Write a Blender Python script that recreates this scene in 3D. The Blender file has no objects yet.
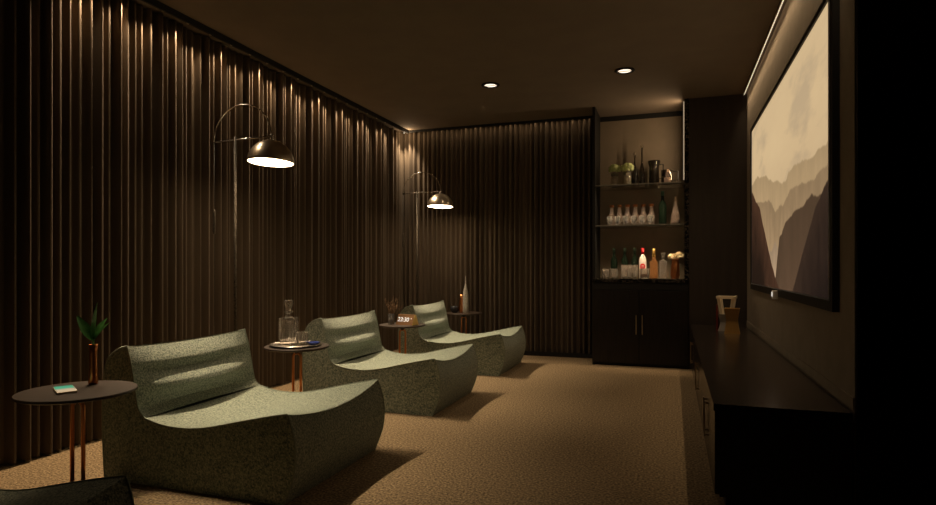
import bpy, math, random
from mathutils import Vector, Matrix
random.seed(7)
PI = math.pi
S = bpy.context.scene
COL = S.collection

# ------------------------------------------------------------------ camera, world, exposure
cam_d = bpy.data.cameras.new('camera')
cam_d.sensor_width = 36.0
cam_d.lens = 600.0 / 936.0 * 36.0
cam_d.shift_y = 14.5 / 936.0
cam_d.clip_start = 0.02
cam = bpy.data.objects.new('camera', cam_d)
COL.objects.link(cam)
cam.location = (0, 0, 1.02)
cam.rotation_euler = (PI / 2, 0, math.radians(18.86))
S.camera = cam

wd = bpy.data.worlds.new('world'); S.world = wd; wd.use_nodes = True
wd.node_tree.nodes['Background'].inputs[0].default_value = (1.0, 0.8, 0.6, 1)
wd.node_tree.nodes['Background'].inputs[1].default_value = 0.0

S.view_settings.view_transform = 'Standard'
S.view_settings.look = 'None'
S.view_settings.gamma = 1.0
S.view_settings.exposure = 0.0
S.view_settings.use_curve_mapping = False

WARM = (1.0, 0.72, 0.43)
LAMP_L = 23.0          # radiance of the floor lamps' diffusers
COVE_W = 15.0           # curtain cove LED strip, watts
TVLED_L = 1.1          # ceiling strip by the screen
SPOT_W = 20.0          # each recessed downlight
NICHE_W = 3.2
SHELF_W = 2.0          # added light under a shelf's front edge, brightens the bar items
WASH_W = 7.0          # added wash light out of sight behind the rail, lights the seats, watts

# room numbers (metres): camera stands at x=0, y=0
XL, XR, YB, YF, H = -3.30, 0.68, 6.92, -1.3, 2.70
XR2, YC = 2.1, 2.74
NB = 6.85   # niche back
NF = 6.38   # niche front

# ------------------------------------------------------------------ helpers
def lin(r, g, b):
    f = lambda c: (c / 255 / 12.92) if c <= 10 else ((c / 255 + .055) / 1.055) ** 2.4
    return (f(r), f(g), f(b))

def mat(name, col=(.5, .5, .5), rough=.5, metal=0., trans=0., ior=1.45, emit=None, es=0., sheen=0.):
    m = bpy.data.materials.new(name); m.use_nodes = True
    b = m.node_tree.nodes['Principled BSDF']
    b.inputs['Base Color'].default_value = (*col, 1)
    b.inputs['Roughness'].default_value = rough
    b.inputs['Metallic'].default_value = metal
    b.inputs['Transmission Weight'].default_value = trans
    b.inputs['IOR'].default_value = ior
    if sheen: b.inputs['Sheen Weight'].default_value = sheen
    if emit:
        b.inputs['Emission Color'].default_value = (*emit, 1)
        b.inputs['Emission Strength'].default_value = es
    return m

def N(m, t, **kw):
    n = m.node_tree.nodes.new(t)
    for k, v in kw.items(): setattr(n, k, v)
    return n
def L(m, a, b): m.node_tree.links.new(a, b)
def bsdf(m): return m.node_tree.nodes['Principled BSDF']

def speckle(m, scale, c0, c1, p0=.35, p1=.65, detail=3, bump=0., bscale=None, stretch=None):
    """noise driven two-colour variation plus bump, in object coordinates"""
    tc = N(m, 'ShaderNodeTexCoord'); src = tc.outputs['Object']
    if stretch:
        mp = N(m, 'ShaderNodeMapping'); mp.inputs['Scale'].default_value = stretch
        L(m, src, mp.inputs[0]); src = mp.outputs[0]
    n = N(m, 'ShaderNodeTexNoise'); n.inputs['Scale'].default_value = scale; n.inputs['Detail'].default_value = detail
    L(m, src, n.inputs['Vector'])
    r = N(m, 'ShaderNodeValToRGB')
    r.color_ramp.elements[0].position = p0; r.color_ramp.elements[0].color = (*c0, 1)
    r.color_ramp.elements[1].position = p1; r.color_ramp.elements[1].color = (*c1, 1)
    L(m, n.outputs[0], r.inputs[0]); L(m, r.outputs[0], bsdf(m).inputs['Base Color'])
    if bump:
        n2 = N(m, 'ShaderNodeTexNoise'); n2.inputs['Scale'].default_value = bscale or scale; n2.inputs['Detail'].default_value = 2
        L(m, src, n2.inputs['Vector'])
        b = N(m, 'ShaderNodeBump'); b.inputs['Strength'].default_value = bump; b.inputs['Distance'].default_value = .01
        L(m, n2.outputs[0], b.inputs['Height']); L(m, b.outputs[0], bsdf(m).inputs['Normal'])
    return m

class MB:
    def __init__(s): s.v = []; s.f = []; s.sm = []
    def add(s, vs, fs, smooth=False):
        o = len(s.v); s.v += [tuple(p) for p in vs]
        for f in fs: s.f.append(tuple(i + o for i in f)); s.sm.append(smooth)
        return s
    def box(s, x0, x1, y0, y1, z0, z1, bev=0.0):
        if bev <= 0:
            vs = [(x, y, z) for z in (z0, z1) for y in (y0, y1) for x in (x0, x1)]
            return s.add(vs, [(0, 2, 3, 1), (4, 5, 7, 6), (0, 1, 5, 4), (2, 6, 7, 3), (0, 4, 6, 2), (1, 3, 7, 5)])
        import bmesh
        bm = bmesh.new(); bmesh.ops.create_cube(bm, size=1)
        for v in bm.verts:
            v.co = ((x0 + x1) / 2 + v.co.x * (x1 - x0), (y0 + y1) / 2 + v.co.y * (y1 - y0), (z0 + z1) / 2 + v.co.z * (z1 - z0))
        bmesh.ops.bevel(bm, geom=bm.edges[:], offset=bev, segments=2, affect='EDGES', profile=.5)
        bm.verts.index_update()
        s.add([v.co for v in bm.verts], [[v.index for v in f.verts] for f in bm.faces]); bm.free()
        return s
    def lathe(s, prof, n=32, c=(0, 0, 0), M=None, smooth=True, caps=True):
        vs = []; fs = []
        for (r, z) in prof:
            for k in range(n):
                a = 2 * PI * k / n
                p = Vector((r * math.cos(a), r * math.sin(a), z))
                if M: p = M @ p
                vs.append((p.x + c[0], p.y + c[1], p.z + c[2]))
        for i in range(len(prof) - 1):
            for k in range(n):
                k2 = (k + 1) % n
                fs.append((i * n + k, i * n + k2, (i + 1) * n + k2, (i + 1) * n + k))
        if caps:
            if prof[0][0] > 1e-4: fs.append(tuple(reversed(range(n))))
            if prof[-1][0] > 1e-4: fs.append(tuple(range((len(prof) - 1) * n, len(prof) * n)))
        return s.add(vs, fs, smooth)
    def tube(s, pts, r, n=10, closed=False):
        pts = [Vector(p) for p in pts]; m = len(pts); vs = []; fs = []
        rr = r if isinstance(r, (list, tuple)) else [r] * m
        up = None
        for i, p in enumerate(pts):
            a = pts[i - 1] if (i > 0 or closed) else p
            b = pts[(i + 1) % m] if (i < m - 1 or closed) else p
            t = (b - a).normalized()
            if up is None:
                up = Vector((0, 0, 1)) if abs(t.z) < .9 else Vector((1, 0, 0))
            u = (up - t * up.dot(t)).normalized(); w = t.cross(u); up = u
            for k in range(n):
                an = 2 * PI * k / n
                vs.append(p + (u * math.cos(an) + w * math.sin(an)) * rr[i])
        for i in range(m if closed else m - 1):
            j = (i + 1) % m
            for k in range(n):
                k2 = (k + 1) % n
                fs.append((i * n + k, i * n + k2, j * n + k2, j * n + k))
        if not closed:
            fs.append(tuple(reversed(range(n)))); fs.append(tuple(range((m - 1) * n, m * n)))
        return s.add(vs, fs, True)
    def prism(s, poly, y0, y1):
        """poly in (x,z), extruded along y"""
        n = len(poly)
        vs = [(x, y0, z) for x, z in poly] + [(x, y1, z) for x, z in poly]
        fs = [tuple(range(n)), tuple(reversed(range(n, 2 * n)))]
        fs += [(i, i + n, (i + 1) % n + n, (i + 1) % n) for i in range(n)]
        return s.add(vs, fs)
    def build(s, name, m, parent=None, loc=None, auto=False, weld=False):
        me = bpy.data.meshes.new(name); me.from_pydata(s.v, [], s.f)
        me.polygons.foreach_set('use_smooth', s.sm)
        import bmesh
        bm = bmesh.new(); bm.from_mesh(me)
        if weld: bmesh.ops.remove_doubles(bm, verts=bm.verts[:], dist=2e-5)
        bmesh.ops.recalc_face_normals(bm, faces=bm.faces[:]); bm.to_mesh(me); bm.free()
        if m: me.materials.append(m)
        if auto:
            try: me.set_sharp_from_angle(angle=math.radians(38))
            except Exception: pass
        o = bpy.data.objects.new(name, me); COL.objects.link(o)
        if parent: o.parent = parent
        if loc: o.location = loc
        return o

def tag(o, label, cat, group=None, kind=None):
    o['label'] = label; o['category'] = cat
    if group: o['group'] = group
    if kind: o['kind'] = kind
    return o
def thing(name, label, cat, loc=(0, 0, 0), rz=0, group=None):
    o = bpy.data.objects.new(name, None); COL.objects.link(o)
    o.empty_display_size = .1; o.location = loc; o.rotation_euler = (0, 0, rz)
    return tag(o, label, cat, group)
def struct(name, mb, m, label=None, cat=None):
    o = mb.build(name, m); o['kind'] = 'structure'
    if label: o['label'] = label; o['category'] = cat
    return o
def dup(root, loc, label=None, rz=None):
    r = root.copy(); COL.objects.link(r); r.location = loc
    if rz is not None: r.rotation_euler = (0, 0, rz)
    if label: r['label'] = label
    for ch in list(root.children):
        c = ch.copy(); COL.objects.link(c); c.parent = r
        for g in list(ch.children):
            d = g.copy(); COL.objects.link(d); d.parent = c
    return r
def rm(loc, axis, ang): return Matrix.Rotation(ang, 4, axis)

# ------------------------------------------------------------------ materials
M_ceil = speckle(mat('ceiling_paint', rough=.9), 5, (.17, .128, .092), (.185, .14, .10))
M_wall = speckle(mat('tv_wall_plaster', rough=.85), 9, (.27, .225, .17), (.30, .25, .19), bump=.05, bscale=90)
M_dark = speckle(mat('dark_panel', rough=.6), 3, (.036, .026, .019), (.044, .032, .024), stretch=(8, 8, .6))
M_black = mat('black_lacquer', (.006, .005, .005), .18)
M_blackm = mat('black_matt', (.008, .007, .006), .6)
M_nicheback = speckle(mat('niche_panel', rough=.6), 4, (.20, .155, .105), (.235, .18, .125))
M_cabwood = speckle(mat('cabinet_wood', rough=.45), 6, (.005, .0035, .003), (.015, .010, .007), stretch=(9, 9, .7), bump=.1, bscale=20)
M_conwood = speckle(mat('console_wood', rough=.23), 5, (.012, .0085, .0065), (.024, .017, .013), stretch=(8, .7, 8), bump=.015, bscale=12)
M_tabwood = speckle(mat('side_table_top', rough=.5), 8, (.026, .016, .010), (.05, .030, .019), stretch=(1, 12, 1))
M_copper = mat('copper', (.62, .24, .09), .28, 1.)
M_bronze = mat('bronze_ornament', (.70, .42, .14), .45, 1.)
M_champ = mat('champagne_metal', (.62, .52, .40), .30, 1.)
speckle(M_champ, 14, (.52, .43, .32), (.68, .58, .45))
M_chrome = mat('chrome', (.75, .72, .68), .22, 1.)
M_knurl = speckle(mat('knurled_steel', rough=.5, metal=1.), 160, (.02, .017, .013), (.16, .135, .105), bump=.6, bscale=300)
M_glass = mat('clear_glass', (.95, .93, .9), .03, 0, .9, 1.45)
M_crystal = mat('cut_crystal', (.86, .80, .74), .06, 0, .85, 1.5)
M_cut = mat('clear_cut_crystal', (.95, .90, .84), .05, 0, .93, 1.5)
M_green = mat('green_glass', (.030, .062, .036), .06, 0, .75, 1.45)
M_smoke = mat('smoked_glass', (.16, .13, .10), .05, 0, .9, 1.45)
M_amber = mat('amber_whisky', (.80, .42, .17), .05, 0, .78, 1.36)
M_pink = mat('pale_pink_glass', (.88, .74, .66), .05, 0, .86, 1.45)
M_shelf = mat('shelf_glass', (.93, .95, .93), .03, 0, .97, 1.45)
M_white = mat('white_ceramic', (.78, .74, .68), .4)
M_cream = mat('cream_ceramic', (.88, .76, .56), .5)
M_red = mat('red_plastic', (.65, .02, .03), .35)
M_gold = mat('gold_cap', (.85, .55, .18), .3, 1.)
M_leaf = speckle(mat('leaf', rough=.4), 30, (.03, .12, .02), (.06, .20, .035))
M_hyd = speckle(mat('hydrangea', rough=.6), 60, (.50, .60, .20), (.85, .88, .50))
M_petal = mat('cream_petal', (.85, .72, .48), .6)
M_twig = mat('dried_twig', (.16, .085, .035), .8)
M_clockw = speckle(mat('clock_wood', rough=.5), 12, (.24, .115, .045), (.36, .185, .075), stretch=(.6, 8, 8))
M_digit = mat('clock_digits', (.9, .9, .9), .5, emit=(1, .93, .85), es=.6)
M_blue = mat('blue_glaze', (.03, .05, .22), .12)
M_silver = speckle(mat('hammered_silver', rough=.3, metal=.55), 90, (.55, .50, .44), (.85, .8, .72), bump=.4, bscale=110)
M_rail = mat('rail_black', (.006, .005, .004), .7)
M_bulb = mat('lamp_diffuser', (.9, .9, .9), .5, emit=(1., .74, .46), es=LAMP_L)
M_lens = mat('downlight_lens', (.9, .9, .9), .5, emit=(1., .86, .7), es=1.6)
M_tvled = mat('led_strip', (.9, .9, .9), .5, emit=(1., .78, .55), es=TVLED_L)

# marble: black with white veins
M_marble = mat('black_marble', rough=.15)
n = N(M_marble, 'ShaderNodeTexNoise'); n.inputs['Scale'].default_value = 30; n.inputs['Detail'].default_value = 8; n.inputs['Distortion'].default_value = 1.5
tc = N(M_marble, 'ShaderNodeTexCoord'); L(M_marble, tc.outputs['Object'], n.inputs['Vector'])
r = N(M_marble, 'ShaderNodeValToRGB'); e = r.color_ramp.elements
e[0].position = .52; e[0].color = (.008, .007, .006, 1); e[1].position = .64; e[1].color = (.008, .007, .006, 1)
k = e.new(.58); k.color = (.13, .11, .09, 1)
L(M_marble, n.outputs[0], r.inputs[0]); L(M_marble, r.outputs[0], bsdf(M_marble).inputs['Base Color'])

# boucle upholstery
M_fab = mat('green_boucle', rough=.95, sheen=.25)
speckle(M_fab, 120, (.08, .125, .10), (.46, .50, .39), .32, .66, detail=4, bump=.9, bscale=170)
M_pipe = mat('boucle_piping', (.27, .31, .25), .95)

# carpet
M_carpet = mat('carpet_pile', rough=.98)
speckle(M_carpet, 85, (.10, .068, .036), (.46, .33, .185), .33, .68, detail=4, bump=.9, bscale=90)

# curtain cloth: fine weave
M_curt = speckle(mat('curtain_cloth', rough=.9, sheen=.05), 3, (.088, .061, .038), (.104, .073, .046), bump=.12, bscale=240, stretch=(1, 1, .3))

# ------------------------------------------------------------------ room shell
def slab(x0, x1, y0, y1, z0, z1): return MB().box(x0, x1, y0, y1, z0, z1)
struct('floor', slab(XL - .1, XR2 + .1, YF - .1, YB + .1, -.1, 0), M_carpet, 'speckled brown loop pile carpet across the whole floor', 'floor')
struct('ceiling', slab(XL - .1, XR2 + .1, YF - .1, YB + .1, H, H + .1), M_ceil, 'flat dark brown painted ceiling', 'ceiling')
struct('wall_left', slab(XL - .1, XL, YF, YB, 0, H), M_dark)
struct('wall_back', slab(XL - .1, -.80, YB, YB + .1, 0, H), M_dark)
struct('wall_right', slab(XR, XR2 + .1, YC, YB + .1, 0, H), M_wall, 'taupe plaster wall behind the large screen', 'wall')
struct('wall_right_near', slab(XR + .004, XR2, YC - .02, YC - .0005, 0, H), M_black, 'black lacquered wall face at the right edge of the photo', 'wall')
struct('wall_side', slab(XR2, XR2 + .1, YF, YC - .02, 0, H), M_dark)
struct('wall_front', slab(XL - .1, XR2 + .1, YF - .1, YF, 0, H), M_dark)
struct('wall_niche_back', slab(-.80, .15, NB, NB + .07, 0, H - .055), M_nicheback, 'brown back panel of the drinks niche', 'wall')
struct('trim_1', slab(-.80, .15, NB, NB + .07, H - .055, H), M_rail, 'dark strip standing for the shadow gap along the top of the niche', 'trim')  # shade of the gap above the panel, put in as a near-black strip
struct('wall_niche_left', slab(-.80, -.772, NF, NB, 0, H), M_blackm, 'thin black partition between curtain and drinks niche', 'wall')
struct('wall_niche_right', slab(.15, XR, NF, YB, 0, H), M_dark, 'dark brown wall panel between drinks niche and screen wall', 'wall')
struct('trim_2', slab(.108, .15, NF - .012, NB, .90, H), M_marble, 'narrow black marble jamb on the right of the niche', 'trim')
struct('baseboard_back', slab(-2.9, -.80, 6.775, 6.79, 0, .05), M_blackm, 'low black baseboard under the back curtain', 'baseboard')
struct('baseboard_right', slab(XR - .005, XR, YC + .005, NF, .45, .50), M_wall, 'narrow taupe upstand along the wall behind the console', 'baseboard')

# ------------------------------------------------------------------ curtains
CR = [(0, 1.0, .0165), (.062, .66, .014), (.124, .97, .016), (.186, .84, .0155), (.247, .60, .014), (.308, .48, .014), (.369, .64, .014)]
def folds(a0, a1, base, amp, seed, period=.43, phase=.07):
    rnd = random.Random(seed); cr = []
    k = int((a0 - phase) / period) - 1
    while phase + k * period < a1 + .4:
        for (o, a, w) in CR:
            cr.append((phase + k * period + o + rnd.uniform(-.006, .006), amp * min(1, a * rnd.uniform(.85, 1.12)), w * rnd.uniform(.9, 1.1)))
        k += 1
    out = []; s = a0
    while s <= a1 + 1e-6:
        d = 0
        for (c, a, w) in cr:
            if abs(s - c) < .12: d = max(d, a * math.exp(-abs((s - c) / (w * 1.18)) ** 3))
        out.append((s, base + d)); s += .006
    return out
def curtain(name, prof, axis, z0, z1, label):
    """prof: (along, out from wall).  thickness 6 mm"""
    mb = MB(); nz = 4; vs = []; fs = []; n = len(prof)
    for side in (0, 1):
        for j in range(nz + 1):
            z = z0 + (z1 - z0) * j / nz
            for i, (s, d) in enumerate(prof):
                dd = d - side * .006
                vs.append((XL + dd, s, z) if axis == 'y' else (s, YB - dd, z))
    W = n * (nz + 1)
    for side in (0, 1):
        for j in range(nz):
            for i in range(n - 1):
                a = side * W + j * n + i
                fs.append((a, a + 1, a + 1 + n, a + n))
    for i in range(n - 1):
        fs.append((i, i + 1, W + i + 1, W + i)); t = nz * n
        fs.append((t + i, t + i + 1, W + t + i + 1, W + t + i))
    for j in range(nz):
        for e in (0, n - 1):
            a = j * n + e; fs.append((a, a + n, W + a + n, W + a))
    mb.add(vs, fs, True)
    o = mb.build(name, M_curt, auto=True)
    return tag(o, label, 'curtain')
curtain('curtain', folds(YF + .02, 6.80, .055, .072, 3), 'y', .012, H - .012, 'long dark brown pleated curtain covering the whole left wall')
curtain('curtain', folds(XL + .03, -.815, .055, .07, 9, phase=.22), 'x', .012, H - .012, 'shorter dark brown pleated curtain on the back wall left of the bar')

# rails that hide the cove light
def rail(label, x0, x1, y0, y1, drop):
    t = thing('curtain_rail', label, 'curtain rail')
    MB().box(x0, x1, y0, y1, H - drop, H).build('fascia', M_rail, t)
    return t
rl = rail('black curtain rail along the ceiling over the left curtain', XL + .215, XL + .225, YF + .01, 6.75, .042)
rb = rail('black curtain rail along the ceiling over the back curtain', XL + .23, -.805, YB - .175, YB - .165, .028)
def area(name, loc, sx, sy, w, parent, rot=(0, 0, 0), col=WARM, spread=PI):
    d = bpy.data.lights.new(name, 'AREA'); d.shape = 'RECTANGLE'; d.size = sx; d.size_y = sy; d.energy = w; d.color = col; d.spread = spread
    o = bpy.data.objects.new(name, d); COL.objects.link(o); o.location = loc; o.rotation_euler = rot; o.parent = parent
    return o
MB().box(XL + .140, XL + .152, 2.05, 6.74, H - .006, H).build('led_strip', M_rail, rl)
for k in range(20):
    yy = 2.62 + k * .212
    MB().lathe([(0, 0), (.008, 0), (.008, -.016), (0, -.016)], 14, c=(XL + .168, yy, H - .006)).build('spot_head', M_champ, rl)
    d = bpy.data.lights.new('cove_spot', 'SPOT'); d.energy = COVE_W; d.color = WARM; d.spot_size = math.radians(64); d.spot_blend = .7; d.shadow_soft_size = .006
    o = bpy.data.objects.new('cove_spot', d); COL.objects.link(o); o.parent = rl; o.location = (XL + .168, yy, H - .026)
    o.rotation_euler = Vector((-.10, -.50, -1)).to_track_quat('-Z', 'Y').to_euler()
for ya, yb in ((2.28, 2.84), (3.90, 4.46), (5.50, 6.06)):   # unseen strips added beside the loungers to light their seats
    MB().box(XL + .189, XL + .2005, ya, yb, H - .027, H - .0065).build('unseen_wash_strip', M_champ, rl)
    area('unseen_wash', (XL + .195, (ya + yb) / 2, H - .0280), .010, yb - ya, WASH_W, rl, col=(1, .77, .50), rot=(0, math.radians(-27), 0), spread=math.radians(42))
for k in range(20):
    yy = 2.62 + k * .212
    MB().lathe([(0, 0), (.008, 0), (.008, -.016), (0, -.016)], 14, c=(XL + .168, yy, H - .006)).build('spot_head', M_champ, rl)
    d = bpy.data.lights.new('cove_spot', 'SPOT'); d.energy = COVE_W; d.color = WARM; d.spot_size = math.radians(64); d.spot_blend = .7; d.shadow_soft_size = .006
    o = bpy.data.objects.new('cove_spot', d); COL.objects.link(o); o.parent = rl; o.location = (XL + .168, yy, H - .026)
    o.rotation_euler = Vector((-.10, -.50, -1)).to_track_quat('-Z', 'Y').to_euler()
MB().box(XL + .189, XL + .2005, 2.42, 6.66, H - .027, H - .0065).build('unseen_wash_strip', M_champ, rl)  # one more added wash strip, unseen, along most of the rail
area('unseen_wash', (XL + .195, (2.42 + 6.66) / 2, H - .0280), .010, 6.66 - 2.42, WASH_W, rl, col=(1, .80, .56), rot=(0, math.radians(-20), 0), spread=math.radians(46))
area('cove_light', ((XL + .2 - .85) / 2, YB - .15, H - .008), 2.2, .012, 1.2, rb)
# brighter fitting where the two rails meet
cs = thing('corner_spotlight', 'small bright spotlight tucked at the ceiling corner where both curtains meet', 'spotlight', (XL + .15, YB - .145, H))
MB().lathe([(.0, 0), (.012, 0), (.012, -.02), (.0, -.02)], 20).build('can', M_rail, cs)
MB().lathe([(.0, -.0202), (.010, -.0202)], 16, caps=False).build('lens', M_lens, cs)
d = bpy.data.lights.new('corner_light', 'POINT'); d.energy = 1.3; d.color = WARM; d.shadow_soft_size = .01
o = bpy.data.objects.new('corner_light', d); COL.objects.link(o); o.parent = cs; o.location = (.075, -.075, -.065)
d = bpy.data.lights.new('corner_beam', 'SPOT'); d.energy = 50.0; d.color = (1, .78, .52); d.spot_size = math.radians(75); d.spot_blend = .8; d.shadow_soft_size = .015
o = bpy.data.objects.new('corner_beam', d); COL.objects.link(o); o.parent = cs; o.location = (.095, -.095, -.035)
o.rotation_euler = Vector((-.16, .16, -1)).to_track_quat('-Z', 'Y').to_euler()

# ------------------------------------------------------------------ recessed downlights
def downlight(loc, label):
    t = thing('recessed_downlight', label, 'ceiling light', loc, 0, 'recessed ceiling downlights')
    MB().lathe([(.056, -.001), (.082, -.001), (.085, -.006), (.080, -.010), (.060, -.012), (.056, -.004), (.056, -.001)], 40, caps=False).build('trim_ring', M_rail, t)
    MB().lathe([(0, -.006), (.03, -.0065), (.0565, -.005), (.0565, -.0015), (0, -.0015)], 40).build('lens', M_lens, t)
    MB().box(-.055, .055, -.004, .004, -.012, -.0062).build('cross_bar', M_champ, t)
    d = bpy.data.lights.new('down', 'SPOT'); d.energy = SPOT_W; d.color = (1, .76, .5); d.spot_size = math.radians(125); d.spot_blend = .8; d.shadow_soft_size = .05
    o = bpy.data.objects.new('down', d); COL.objects.link(o); o.parent = t; o.location = (0, 0, -.02)
    return t
downlight((-1.59, 5.30, H), 'round recessed downlight nearer the curtained corner')
downlight((-.39, 5.28, H), 'round recessed downlight nearer the drinks niche')

# strip along the right of the ceiling
t = thing('led_profile', 'thin glowing light strip along the ceiling above the screen wall', 'light strip')
MB().box(XR - .030, XR - .022, YC + .02, NF, H - .008, H - .001).build('diffuser', M_tvled, t)
MB().box(XR - .036, XR - .031, YC + .02, NF, H - .016, H).build('channel', M_champ, t)
area('wall_wash', (XR - .026, (YC + NF) / 2, H - .0115), .012, NF - YC - .1, 5.0, t, spread=math.radians(50))

# ------------------------------------------------------------------ wall screen
TVY0, TVY1, TVZ0, TVZ1, TVX = 2.965, 5.87, .825, 2.245, .652
tv = thing('television', 'very large black framed wall screen showing misty mountains', 'television', (XR, (TVY0 + TVY1) / 2, TVZ0))
def loc(mb): mb.v = [(x - XR, y - (TVY0 + TVY1) / 2, z - TVZ0) for x, y, z in mb.v]; return mb
bz = .046
mb = MB().box(TVX, XR, TVY0, TVY0 + bz, TVZ0, TVZ1).box(TVX, XR, TVY1 - bz, TVY1, TVZ0, TVZ1)
mb.box(TVX, XR, TVY0 + bz, TVY1 - bz, TVZ0, TVZ0 + bz).box(TVX, XR, TVY0 + bz, TVY1 - bz, TVZ1 - .03, TVZ1)
loc(mb).build('frame', M_blackm, tv)
b2 = .006
mb = MB()
y0, y1, z0, z1 = TVY0 + bz, TVY1 - bz, TVZ0 + bz, TVZ1 - .03
mb.box(TVX - .002, TVX + .012, y0, y0 + .02, z0, z1).box(TVX + .004, TVX + .012, y1 - b2, y1, z0, z1)
mb.box(TVX + .002, TVX + .012, y0, y1, z0, z0 + b2)
loc(mb).build('inner_bezel', mat('inner_bezel_grey', (.50, .53, .62), .35, .7), tv)
M_scr = mat('screen_picture', (.004, .004, .004), .5); bsdf(M_scr).inputs['Specular IOR Level'].default_value = .08
def screen_nodes(m):
    uv = N(m, 'ShaderNodeUVMap'); uv.uv_map = 'UVMap'
    sx = N(m, 'ShaderNodeSeparateXYZ'); L(m, uv.outputs[0], sx.inputs[0]); u, v = sx.outputs[0], sx.outputs[1]
    def math_(op, a, b):
        q = N(m, 'ShaderNodeMath', operation=op)
        for i, x in enumerate((a, b)):
            if isinstance(x, (int, float)): q.inputs[i].default_value = x
            else: L(m, x, q.inputs[i])
        return q.outputs[0]
    def noise(scale, det, vec=None, rough=.55):
        q = N(m, 'ShaderNodeTexNoise'); q.inputs['Scale'].default_value = scale; q.inputs['Detail'].default_value = det; q.inputs['Roughness'].default_value = rough
        L(m, vec or uv.outputs[0], q.inputs['Vector']); return q.outputs[0]
    def comb(su, sv, o=0.):
        c = N(m, 'ShaderNodeCombineXYZ'); L(m, math_('MULTIPLY', u, su), c.inputs[0]); L(m, math_('MULTIPLY', v, sv), c.inputs[1]); c.inputs[2].default_value = o
        return c.outputs[0]
    def ramp(fac, pts, color=False):
        q = N(m, 'ShaderNodeValToRGB'); e = q.color_ramp.elements
        cc = (lambda c: (*c, 1)) if color else (lambda c: (c, c, c, 1))
        e[0].position, e[0].color = pts[0][0], cc(pts[0][1]); e[1].position, e[1].color = pts[-1][0], cc(pts[-1][1])
        for p, c in pts[1:-1]: k = e.new(p); k.color = cc(c)
        L(m, fac, q.inputs[0]); return q.outputs[0]
    def mix(fac, a, b):
        q = N(m, 'ShaderNodeMix', data_type='RGBA'); L(m, fac, q.inputs[0]); L(m, a, q.inputs[6]); L(m, b, q.inputs[7]); return q.outputs[2]
    # sky
    cl = noise(1.0, 4, comb(3.2, 4.5))
    col = ramp(cl, [(.34, lin(168, 146, 118)), (.47, lin(205, 176, 134)), (.75, lin(212, 184, 140))], True)
    gl = ramp(v, [(.45, lin(190, 162, 126)), (.75, lin(215, 186, 142)), (1., lin(205, 178, 138))], True)
    qq = N(m, 'ShaderNodeMix', data_type='RGBA'); qq.inputs[0].default_value = .4; L(m, col, qq.inputs[6]); L(m, gl, qq.inputs[7]); col = qq.outputs[2]
    def layer(col, pts, nz, amp, ctop, cbot, seed, soft=.008, fade=.25):
        rd = ramp(u, pts)
        r = math_('ADD', rd, math_('MULTIPLY', math_('SUBTRACT', noise(nz, 5, comb(1, .15, seed), .65), .5), amp))
        dd = math_('SUBTRACT', r, v)
        msk = ramp(math_('ADD', math_('DIVIDE', dd, soft), 0.0), [(0., 0.), (1., 1.)])
        tex = noise(1., 4, comb(26, 5, seed + 3))
        c = ramp(math_('ADD', math_('DIVIDE', dd, fade), math_('MULTIPLY', math_('SUBTRACT', tex, .5), 1.5)), [(0., ctop), (1., cbot)], True)
        return mix(msk, col, c)
    col = layer(col, [(0, .64), (.12, .67), (.25, .64), (.4, .56), (.55, .52), (.7, .545), (.85, .53), (1, .54)], 9, .10, lin(164, 138, 102), lin(184, 154, 114), 1.3)
    col = layer(col, [(0, .54), (.2, .50), (.35, .47), (.45, .40), (.55, .41), (.7, .46), (.85, .45), (1, .46)], 10, .11, lin(138, 114, 84), lin(170, 140, 104), 5.1, fade=.3)
    col = layer(col, [(0, .2), (.40, .2), (.45, .24), (.5, .20), (.56, .24), (1, .2)], 12, .05, lin(150, 126, 100), lin(196, 164, 130), 8.4, fade=.2)
    col = layer(col, [(0, 0.), (.44, 0.), (.475, .14), (.51, .26), (.6, .325), (.68, .35), (.76, .355), (.85, .385), (1, .36)], 16, .06, lin(78, 60, 44), lin(92, 70, 52), 11.7, fade=.4)
    col = layer(col, [(0, .61), (.09, .53), (.18, .46), (.3, .27), (.40, .13), (.47, .04), (.52, -.05), (1, -.05)], 14, .05, lin(72, 48, 34), lin(36, 25, 18), 14.2, fade=.4)
    col = layer(col, [(0, -.1), (.60, -.1), (.67, 0.), (.73, .10), (.79, .19), (.87, .31), (.95, .39), (1, .42)], 13, .04, lin(54, 40, 31), lin(30, 22, 19), 17.9, fade=.4)
    L(m, col, bsdf(m).inputs['Emission Color']); bsdf(m).inputs['Emission Strength'].default_value = 1.0
screen_nodes(M_scr)
mb = MB(); xs = TVX + .009
mb.add([(xs, y1, z0), (xs, y0, z0), (xs, y0, z1), (xs, y1, z1), (xs + .01, y1, z0), (xs + .01, y0, z0), (xs + .01, y0, z1), (xs + .01, y1, z1)],
       [(0, 1, 2, 3), (4, 7, 6, 5), (0, 4, 5, 1), (1, 5, 6, 2), (2, 6, 7, 3), (3, 7, 4, 0)])
so = loc(mb).build('screen', M_scr, tv)
ul = so.data.uv_layers.new(name='UVMap'); hy = (TVY0 + TVY1) / 2
for lp in so.data.loops:
    p = so.data.vertices[lp.vertex_index].co
    ul.data[lp.index].uv = ((y1 - hy - p.y) / (y1 - y0), (p.z - (z0 - TVZ0)) / (z1 - z0))
sens = loc(MB().box(TVX - .03, TVX, 4.38, 4.44, TVZ0 - .018, TVZ0 + .040, .003)).build('sensor_box', M_white, tv)
sens['label'] = 'small white sensor box clipped under the frame'
loc(MB().box(TVX - .034, TVX - .03, 4.395, 4.425, TVZ0 + .000, TVZ0 + .030)).build('glow_face', mat('sensor_glow', (.9, .9, .9), .4, emit=(1, .93, .85), es=.6), sens)  # glow put in to make the box front look brightly lit

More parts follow.
